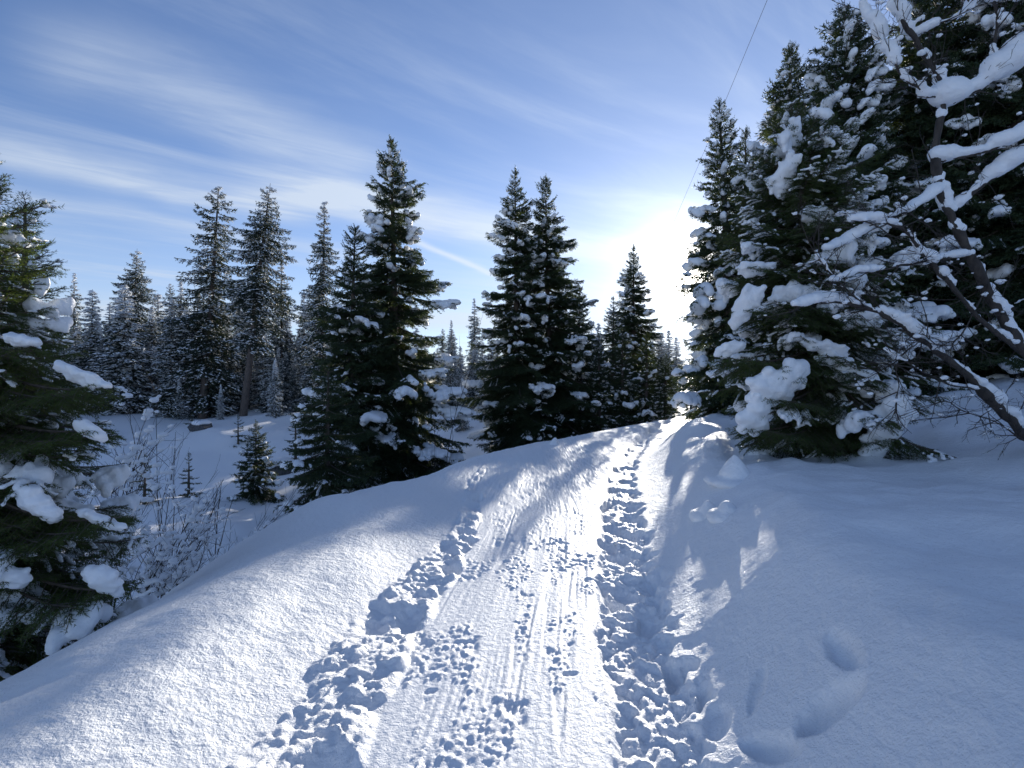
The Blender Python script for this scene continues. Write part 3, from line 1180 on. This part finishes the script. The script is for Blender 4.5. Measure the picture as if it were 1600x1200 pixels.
for (a, b, y0, y1, n, (t0, t1), lab, grp) in belts:
    for i in range(n):
        px = a + (b - a) * (i + rr.uniform(.1, .9)) / n
        Y = rr.uniform(y0, y1)
        v = rr.choice([1, 2, 2, 4, 4, 5])
        if grp in SHORT:
            where = next(t for lim, t in PLACES if px < lim)
            forest_tree(v, X(px, Y), Y, SHORT[grp] + ' ' + where, grp + ', ' + where, tip_px=rr.uniform(t0, t1), wide=rr.uniform(1.05, 1.45), seed=i)
            continue
        forest_tree(v, X(px, Y), Y, lab, grp, tip_px=rr.uniform(t0, t1), wide=rr.uniform(1.05, 1.45), seed=i)


# ------------------------------------------------------------------ bare trees and bushes
def wander(o, d, ln, rg, n=6, curl=.25, lift=.0):
    pts = [np.array(o, float)]
    dd = np.array(d, float)
    dd /= np.linalg.norm(dd)
    for i in range(n):
        dd = dd + rg.normal(size=3) * curl * .45 + np.array([0, 0, lift / n])
        dd /= np.linalg.norm(dd)
        pts.append(pts[-1] + dd * ln / n)
    return np.array(pts)


def twigs(bag, pts, r, rg, level, snow, count, ln, spread=.9, lift=.2, sn_p=.3, sn_r=.03, minr=.0014):
    v, f = tube(pts, np.linspace(r, max(minr, r * .35), len(pts)), 6 if r > .02 else (4 if r > .005 else 3))
    bag.add(v, f, 0)
    if sn_p > 0:
        for i in range(1, len(pts)):
            m_ = (pts[i] + pts[i - 1]) / 2
            d = pts[i] - pts[i - 1]
            flat = 1 - abs(d[2]) / np.linalg.norm(d)
            if rg.uniform() < sn_p * (.3 + flat):
                k = rg.uniform(.6, 1.3)
                snow.append((m_[0], m_[1], m_[2] + r + sn_r * .5 * k, sn_r * 1.6 * k, sn_r * 1.6 * k, sn_r * k))
    if level <= 0:
        return
    for j in range(count):
        q = rg.uniform(.2, 1.0)
        i = min(int(q * (len(pts) - 1)), len(pts) - 2)
        o = pts[i] + (pts[i + 1] - pts[i]) * rg.uniform()
        d = pts[i + 1] - pts[i]
        d = d / np.linalg.norm(d) + rg.normal(size=3) * spread * .6
        L2 = ln * rg.uniform(.45, 1.1) * (1.15 - q * .5)
        twigs(bag, wander(o, d, L2, rg, 5, .28, lift), max(minr, r * .45), rg, level - 1, snow, max(2, count - 2), L2 * .6,
              spread, lift, sn_p, sn_r * .85, minr)


def shrub(label, px, py, Y, stems, hgt, seed, lean=(0, 0, 1), spread=.5, level=2, count=5, sn_p=.3, sn_r=.03, r=.010, vox=.014,
          cat='bare bush', name='bare_bush', group=None):
    rg = np.random.default_rng(seed)
    x = X(px, Y)
    z = gz(x, Y) - .05
    if hgt > 50:
        hgt = (EYE + (600.0 - hgt) / FPX * Y - z) * 1.08
    root = bpy.data.objects.new(name, None)
    COL.objects.link(root)
    root.location = (x, Y, z)
    tag(root, label, cat, group)
    snow = []
    for s_ in range(stems):
        bag = Bag()
        d = np.array(lean, float) + np.array([rg.normal() * spread, rg.normal() * spread * .7, 0])
        ln = hgt * rg.uniform(.65, 1.1)
        pts = wander((rg.normal() * .05, rg.normal() * .05, 0), d, ln, rg, 8, .14, .05)
        twigs(bag, pts, r * rg.uniform(.7, 1.2), rg, level, snow, count, ln * .45, .9, .25, sn_p, sn_r)
        link('stem', bag.mesh('bare_stem', [M_TWIG], True), root)
    if snow:
        tag(link('snow', blob_mesh('twig_snow', snow, vox, M_CLUMP, smooth_it=2), root), kind='stuff')
    return root


shrub('dense twiggy bush with brown stems and many snow tufts beside the left spruce', 165, 880, 6.4, 13, 705, 401, (.12, 0, 1), .32, 2, 7, .26, .036, vox=.013)
shrub('snow-tufted bush spreading to the right below the dense brown bush', 205, 930, 6.6, 10, 790, 402, (.45, 0, .85), .32, 2, 7, .26, .036, vox=.013)
shrub('tangled bush with long arms bowed under snow in the gully', 225, 900, 7.8, 7, 770, 408, (.75, 0, .65), .28, 2, 6, .30, .042, r=.014, vox=.018)
shrub('tall thin bare saplings with fine twigs at the gully edge', 258, 905, 8.6, 4, 650, 403, (0, 0, 1), .10, 2, 5, .03, .02, r=.011)
shrub('fan of fine bare twigs rising over the gully, right of the tall thin saplings', 322, 880, 8.2, 5, 720, 404, (.10, 0, 1), .24, 2, 5, .04, .02, r=.010)
shrub('bare arching twig with a strip of snow leaning right over the left shoulder', 350, 880, 6.6, 2, 815, 405, (.55, 0, .7), .2, 2, 4, .55, .030, r=.011)
shrub('thin bare sapling in front of the tallest middle spruce', 690, 760, 13.5, 2, 565, 406, (-.10, 0, 1), .10, 1, 7, .02, .02, r=.012)
shrub('small bare twigs poking from the snow near the left spruce foot', 300, 940, 6.2, 3, 840, 409, (.3, 0, 1), .4, 1, 4, .12, .02, r=.006)

# the leaning bare tree at the right edge, limb by limb
bare = bpy.data.objects.new('bare_tree', None)
COL.objects.link(bare)
bx0, by0 = 4.95, 4.85
bare.location = (bx0, by0, gz(bx0, by0) - .1)
tag(bare, 'leaning leafless tree with thick snow on its limbs at the right edge', 'bare tree')
rg = np.random.default_rng(77)
ORG = np.array(bare.location)
LIMBS = [  # photograph points with depth, start and end radius, snow radius
    ([(1618, 700, 4.9), (1585, 660, 4.9), (1540, 612, 4.85), (1490, 568, 4.8), (1440, 530, 4.75), (1395, 498, 4.7), (1345, 478, 4.65), (1290, 470, 4.6), (1240, 478, 4.55)],
     .062, .010, .055),
    ([(1640, 590, 4.9), (1590, 540, 4.9), (1552, 470, 4.85), (1515, 400, 4.8), (1484, 335, 4.75), (1462, 280, 4.7), (1464, 215, 4.7), (1478, 160, 4.65), (1462, 110, 4.6), (1425, 60, 4.6), (1398, 10, 4.5), (1385, -40, 4.5)],
     .060, .013, .05),
    ([(1590, 545, 4.9), (1530, 500, 4.8), (1478, 435, 4.7), (1440, 395, 4.65), (1415, 360, 4.6), (1380, 345, 4.5), (1330, 345, 4.5)],
     .030, .007, .04),
    ([(1484, 335, 4.75), (1520, 300, 4.7), (1560, 270, 4.6), (1610, 245, 4.5), (1680, 215, 4.4)], .026, .013, .095),
    ([(1464, 250, 4.7), (1510, 245, 4.6), (1560, 232, 4.5), (1610, 205, 4.4), (1690, 190, 4.3)], .022, .012, .080),
    ([(1478, 160, 4.65), (1520, 145, 4.6), (1560, 118, 4.5), (1610, 85, 4.4), (1680, 40, 4.3)], .028, .014, .135),
    ([(1560, 118, 4.5), (1552, 70, 4.5), (1560, 20, 4.45), (1548, -40, 4.4)], .016, .008, .04),
    ([(1478, 160, 4.65), (1440, 145, 4.6), (1405, 118, 4.6), (1380, 60, 4.6), (1345, 5, 4.6)], .015, .006, .05),
    ([(1462, 300, 4.7), (1420, 330, 4.65), (1370, 345, 4.6), (1325, 380, 4.6), (1290, 390, 4.5)], .014, .004, .045),
    ([(1515, 400, 4.8), (1450, 405, 4.7), (1390, 420, 4.6), (1340, 425, 4.6), (1300, 440, 4.5)], .014, .004, .035),
    ([(1440, 530, 4.75), (1400, 560, 4.7), (1405, 600, 4.7), (1398, 650, 4.65)], .008, .003, .0),
    ([(1540, 612, 4.85), (1480, 600, 4.7), (1430, 575, 4.6), (1385, 545, 4.6)], .010, .003, .02),
    ([(1540, 450, 4.85), (1500, 530, 4.7), (1470, 545, 4.6), (1440, 520, 4.6)], .010, .003, .0),
    ([(1618, 700, 4.9), (1560, 660, 4.75), (1500, 640, 4.6), (1470, 620, 4.5)], .009, .003, .0),
    ([(1425, 60, 4.6), (1455, 40, 4.5), (1500, 30, 4.4), (1530, -10, 4.4)], .010, .004, .045),
    ([(1395, 498, 4.7), (1340, 470, 4.6), (1300, 430, 4.6), (1275, 400, 4.5)], .009, .003, .02),
]
for pl, ra, rb, sr in LIMBS:
    P0 = np.array([at(*q)[:] for q in pl]) - ORG
    # resample smoothly
    tt = np.linspace(0, len(P0) - 1, (len(P0) - 1) * 4 + 1)
    PT = np.stack([np.interp(tt, np.arange(len(P0)), P0[:, k]) for k in range(3)], -1)
    for _ in range(2):
        PT[1:-1] = (PT[:-2] + PT[1:-1] * 2 + PT[2:]) / 4
    PT[1:-1] += rg.normal(size=PT[1:-1].shape) * .007
    bag = Bag()
    ra *= .80
    rad = np.linspace(ra, rb, len(PT)) * (1 + .16 * rg.normal(size=len(PT)))
    v, f = tube(PT, rad, 9 if ra > .02 else 6)
    bag.add(v, f, 0)
    sn = []
    seglen = np.linalg.norm(P0[-1] - P0[0])
    for j in range(int(7 + seglen * 9)):
        i = rg.integers(2, len(PT) - 1)
        d = (PT[i] - PT[i - 1])
        d = d / np.linalg.norm(d) + rg.normal(size=3) * .75
        twigs(bag, wander(PT[i], d, rg.uniform(.12, .5), rg, 5, .25, .1), rg.uniform(.0030, .0065), rg, 2, sn, 4, .20, .85, .12, .02, .022)
    limb = link('limb', bag.mesh('bare_limb', [M_TWIG], True), bare)
    if sr > 0:
        for i in range(1, len(PT)):
            m_ = (PT[i] + PT[i - 1]) / 2
            d = PT[i] - PT[i - 1]
            steep = abs(d[2]) / np.linalg.norm(d)
            if (steep > .93 and rg.uniform() < .7) or math.sin(i * 1.9 + ra * 300) > .86:
                continue
            big = .35 + .75 * (1 + math.sin(i * .55 + ra * 90)) * .5 + .35 * rg.uniform()
            s_ = min(sr, .045 + sr * .35) * big if sr < .09 else sr * big * (1 - .45 * steep)
            for k in range(3):
                q = PT[i - 1] + d * (k + .5) / 3
                sn.append((q[0] + rg.normal() * .01, q[1] + rg.normal() * .012, q[2] + rad[i] * .6 + s_ * .55, s_ * 1.05, s_ * 1.0, s_ * .85))
    if sn:
        tag(link('snow', blob_mesh('limb_snow', sn, .015, M_CLUMP, lump=.007, seed=3, smooth_it=3), limb), kind='stuff')

# ------------------------------------------------------------------ big slabs of snow on the laden spruce
LO = np.array(laden.location)


def slab(px, py, Y, wpx, hpx, tilt, seed, parent=laden, org=None, vox=.02):
    """a thick pillow of snow draped over a bough end"""
    rg = np.random.default_rng(seed)
    org = LO if org is None else org
    wm, hm = wpx / FPX * Y, hpx / FPX * Y
    bl = []
    ph = rg.uniform(0, 6.28, 3)
    for k in range(230):
        a, b = rg.uniform(-.5, .5), rg.uniform(-.5, .5)
        th = math.atan2(b, a)
        lim = 1.0 + .30 * math.sin(2 * th + ph[0]) + .32 * math.sin(3 * th + ph[1]) + .38 * math.sin(8 * th + ph[2])
        q = ((a / .5) ** 2 + (b / .5) ** 2) / lim
        if q > .85:
            continue
        cx_, cz_ = a * wm * .95, b * hm * .95
        x_ = cx_ * math.cos(tilt) - cz_ * math.sin(tilt)
        z_ = cx_ * math.sin(tilt) + cz_ * math.cos(tilt)
        s_ = min(wm, hm) * rg.uniform(.05, .16) * (1 - q * .45) + .010
        bl.append((x_, cz_ * -.65 + rg.normal() * .012 - .16 * min(wm, hm) * (1 - q), z_, s_ * 1.15, s_ * 1.1, s_ * .95))
    c = np.array(at(px, py, Y)) - org
    rise = .10 * np.linalg.norm(c[:2])
    tz = max(.1, c[2] + rise)
    v_ = np.array([c[0], c[1], c[2] - .5 * hm * .3 - tz])
    dist = float(np.linalg.norm(v_)) + wm * .35
    kl, kme, _ = min(KIT['near'], key=lambda e: abs(e[0] - dist) + rg.uniform(0, .05))
    for da in (-.16, .0, .17):
        b_ = link('branch', kme, parent, (0, 0, tz - abs(da) * .4))
        b_.rotation_mode = 'QUATERNION'
        b_.rotation_quaternion = (Quaternion((0, 0, 1), math.atan2(v_[1], v_[0]) + da)
                                  @ Quaternion((0, 1, 0), -math.atan2(v_[2], math.hypot(v_[0], v_[1])) - .12))
        q_ = dist / kl * (1 - abs(da) * .5)
        b_.scale = (q_, q_, q_)
    o = link('snow_slab', blob_mesh('snow_slab', bl, vox, M_CLUMP, lump=.008, seed=seed, smooth_it=3), parent, Vector(np.array(at(px, py, Y)) - org))
    return o


for i, (px, py, Y, wp, hp, tl) in enumerate([(1213, 600, 5.5, 95, 76, .35), (1378, 668, 5.55, 70, 105, 0), (1325, 585, 5.65, 120, 44, -.6),
                                             (1238, 462, 5.7, 85, 42, .15), (1165, 478, 5.6, 34, 80, -.3), (1178, 650, 5.6, 55, 70, .4),
                                             (1235, 225, 6.0, 38, 60, .3), (1225, 275, 5.9, 40, 55, -.2), (1290, 545, 5.6, 90, 26, -.2),
                                             (1180, 420, 5.7, 70, 22, .1), (1300, 405, 5.8, 80, 26, .1), (1275, 340, 5.9, 60, 30, -.3),
                                             (1140, 545, 5.6, 50, 26, .2), (1340, 500, 5.7, 70, 30, -.1)]):
    slab(px, py, Y, wp, hp, tl, 600 + i)
L1 = np.array(left1.location)
for i, (px, py, Y, wp, hp, tl) in enumerate([(62, 785, 3.2, 80, 56, -.6), (128, 588, 3.35, 100, 26, -.42), (35, 532, 3.3, 60, 20, -.2),
                                             (163, 905, 3.25, 52, 56, -.2), (15, 900, 3.1, 60, 40, 0), (158, 812, 3.3, 86, 20, -.35),
                                             (142, 672, 3.3, 56, 24, -.6)]):
    slab(px, py, Y, wp, hp, tl, 700 + i, left1, L1, .013)


# ------------------------------------------------------------------ small things on the snow
def mound(label, px, py, w_, h_, seed, pointed=.5):
    g = on_ground(px, py)
    rg = np.random.default_rng(seed)
    bl = []
    ox, oy = rg.normal() * w_ * .15, rg.normal() * w_ * .1
    for k in range(16):
        q = k / 15.0
        r_ = w_ * .5 * (1 - q) ** (.35 + pointed * .6) + .012
        bl.append((ox * q + rg.normal() * w_ * .02, oy * q + rg.normal() * w_ * .02, q * h_ - .05, r_, r_ * .9, h_ * .26))
    bl.append((0, w_ * .2, -.06, w_ * .8, w_ * .9, .08))
    o = link('snow_mound', blob_mesh('snow_mound', bl, .012, M_SNOW, lump=.004, seed=seed, smooth_it=12), None, (g.x, g.y, gz(g.x, g.y)))
    tag(o, label, 'snow mound')
    return o


mound('pointed snow cone at the left foot of the heavy laden spruce', 1152, 745, .36, .22, 801, .5)
mound('left of two small rounded snow knobs on the right bank crest', 1108, 800, .20, .13, 802, .3)
mound('right of two small rounded snow knobs on the right bank crest', 1138, 800, .20, .12, 803, .2)
mound('small snow lump on the far left rim of the path below the twin spruces', 865, 694, .24, .16, 804, .4)


def boulder(label, px, Y, s, seed):
    rg = np.random.default_rng(seed)
    x = X(px, Y)
    iv, it = ico()
    v = iv * np.array([s, s * .8, s * .6])
    n_ = fbm(iv[:, 0] * 1.7 + iv[:, 2], iv[:, 1] * 1.7 - iv[:, 2] * .6, seed, 3)
    v = v * (1 + .5 * n_)[:, None]
    root = link('boulder', new_mesh('boulder', v, it, [M_ROCK], smooth=False), None, (x, Y, gz(x, Y) + s * .25))
    tag(root, label, 'boulder')
    bl = [(rg.normal() * s * .3, rg.normal() * s * .3, s * .42, s * .6, s * .55, s * .28) for _ in range(7)]
    link('snow_cap', blob_mesh('boulder_snow', bl, .05, M_CLUMP, lump=.03, seed=seed), root)


boulder('dark boulder under a snow cap high on the valley snow', 315, 26, .50, 901)
boulder('larger dark boulder under a thick snow cap right of the bushy young spruce', 438, 20.5, .62, 902)

# ------------------------------------------------------------------ overhead cable
pA, pB = np.array(at(1322, -300, 22)), np.array(at(1020, 420, 90))
tt = np.linspace(0, 1, 40)[:, None]
cp = pA * (1 - tt) + pB * tt
cp[:, 2] -= (.5 * 4 * tt * (1 - tt))[:, 0]
v, f = tube(cp, np.full(40, .016), 6)
cable = link('overhead_cable', new_mesh('overhead_cable', v, f, [M_CABLE], smooth=True))
tag(cable, 'thin dark cable crossing the sky above the right spruces', 'cable')
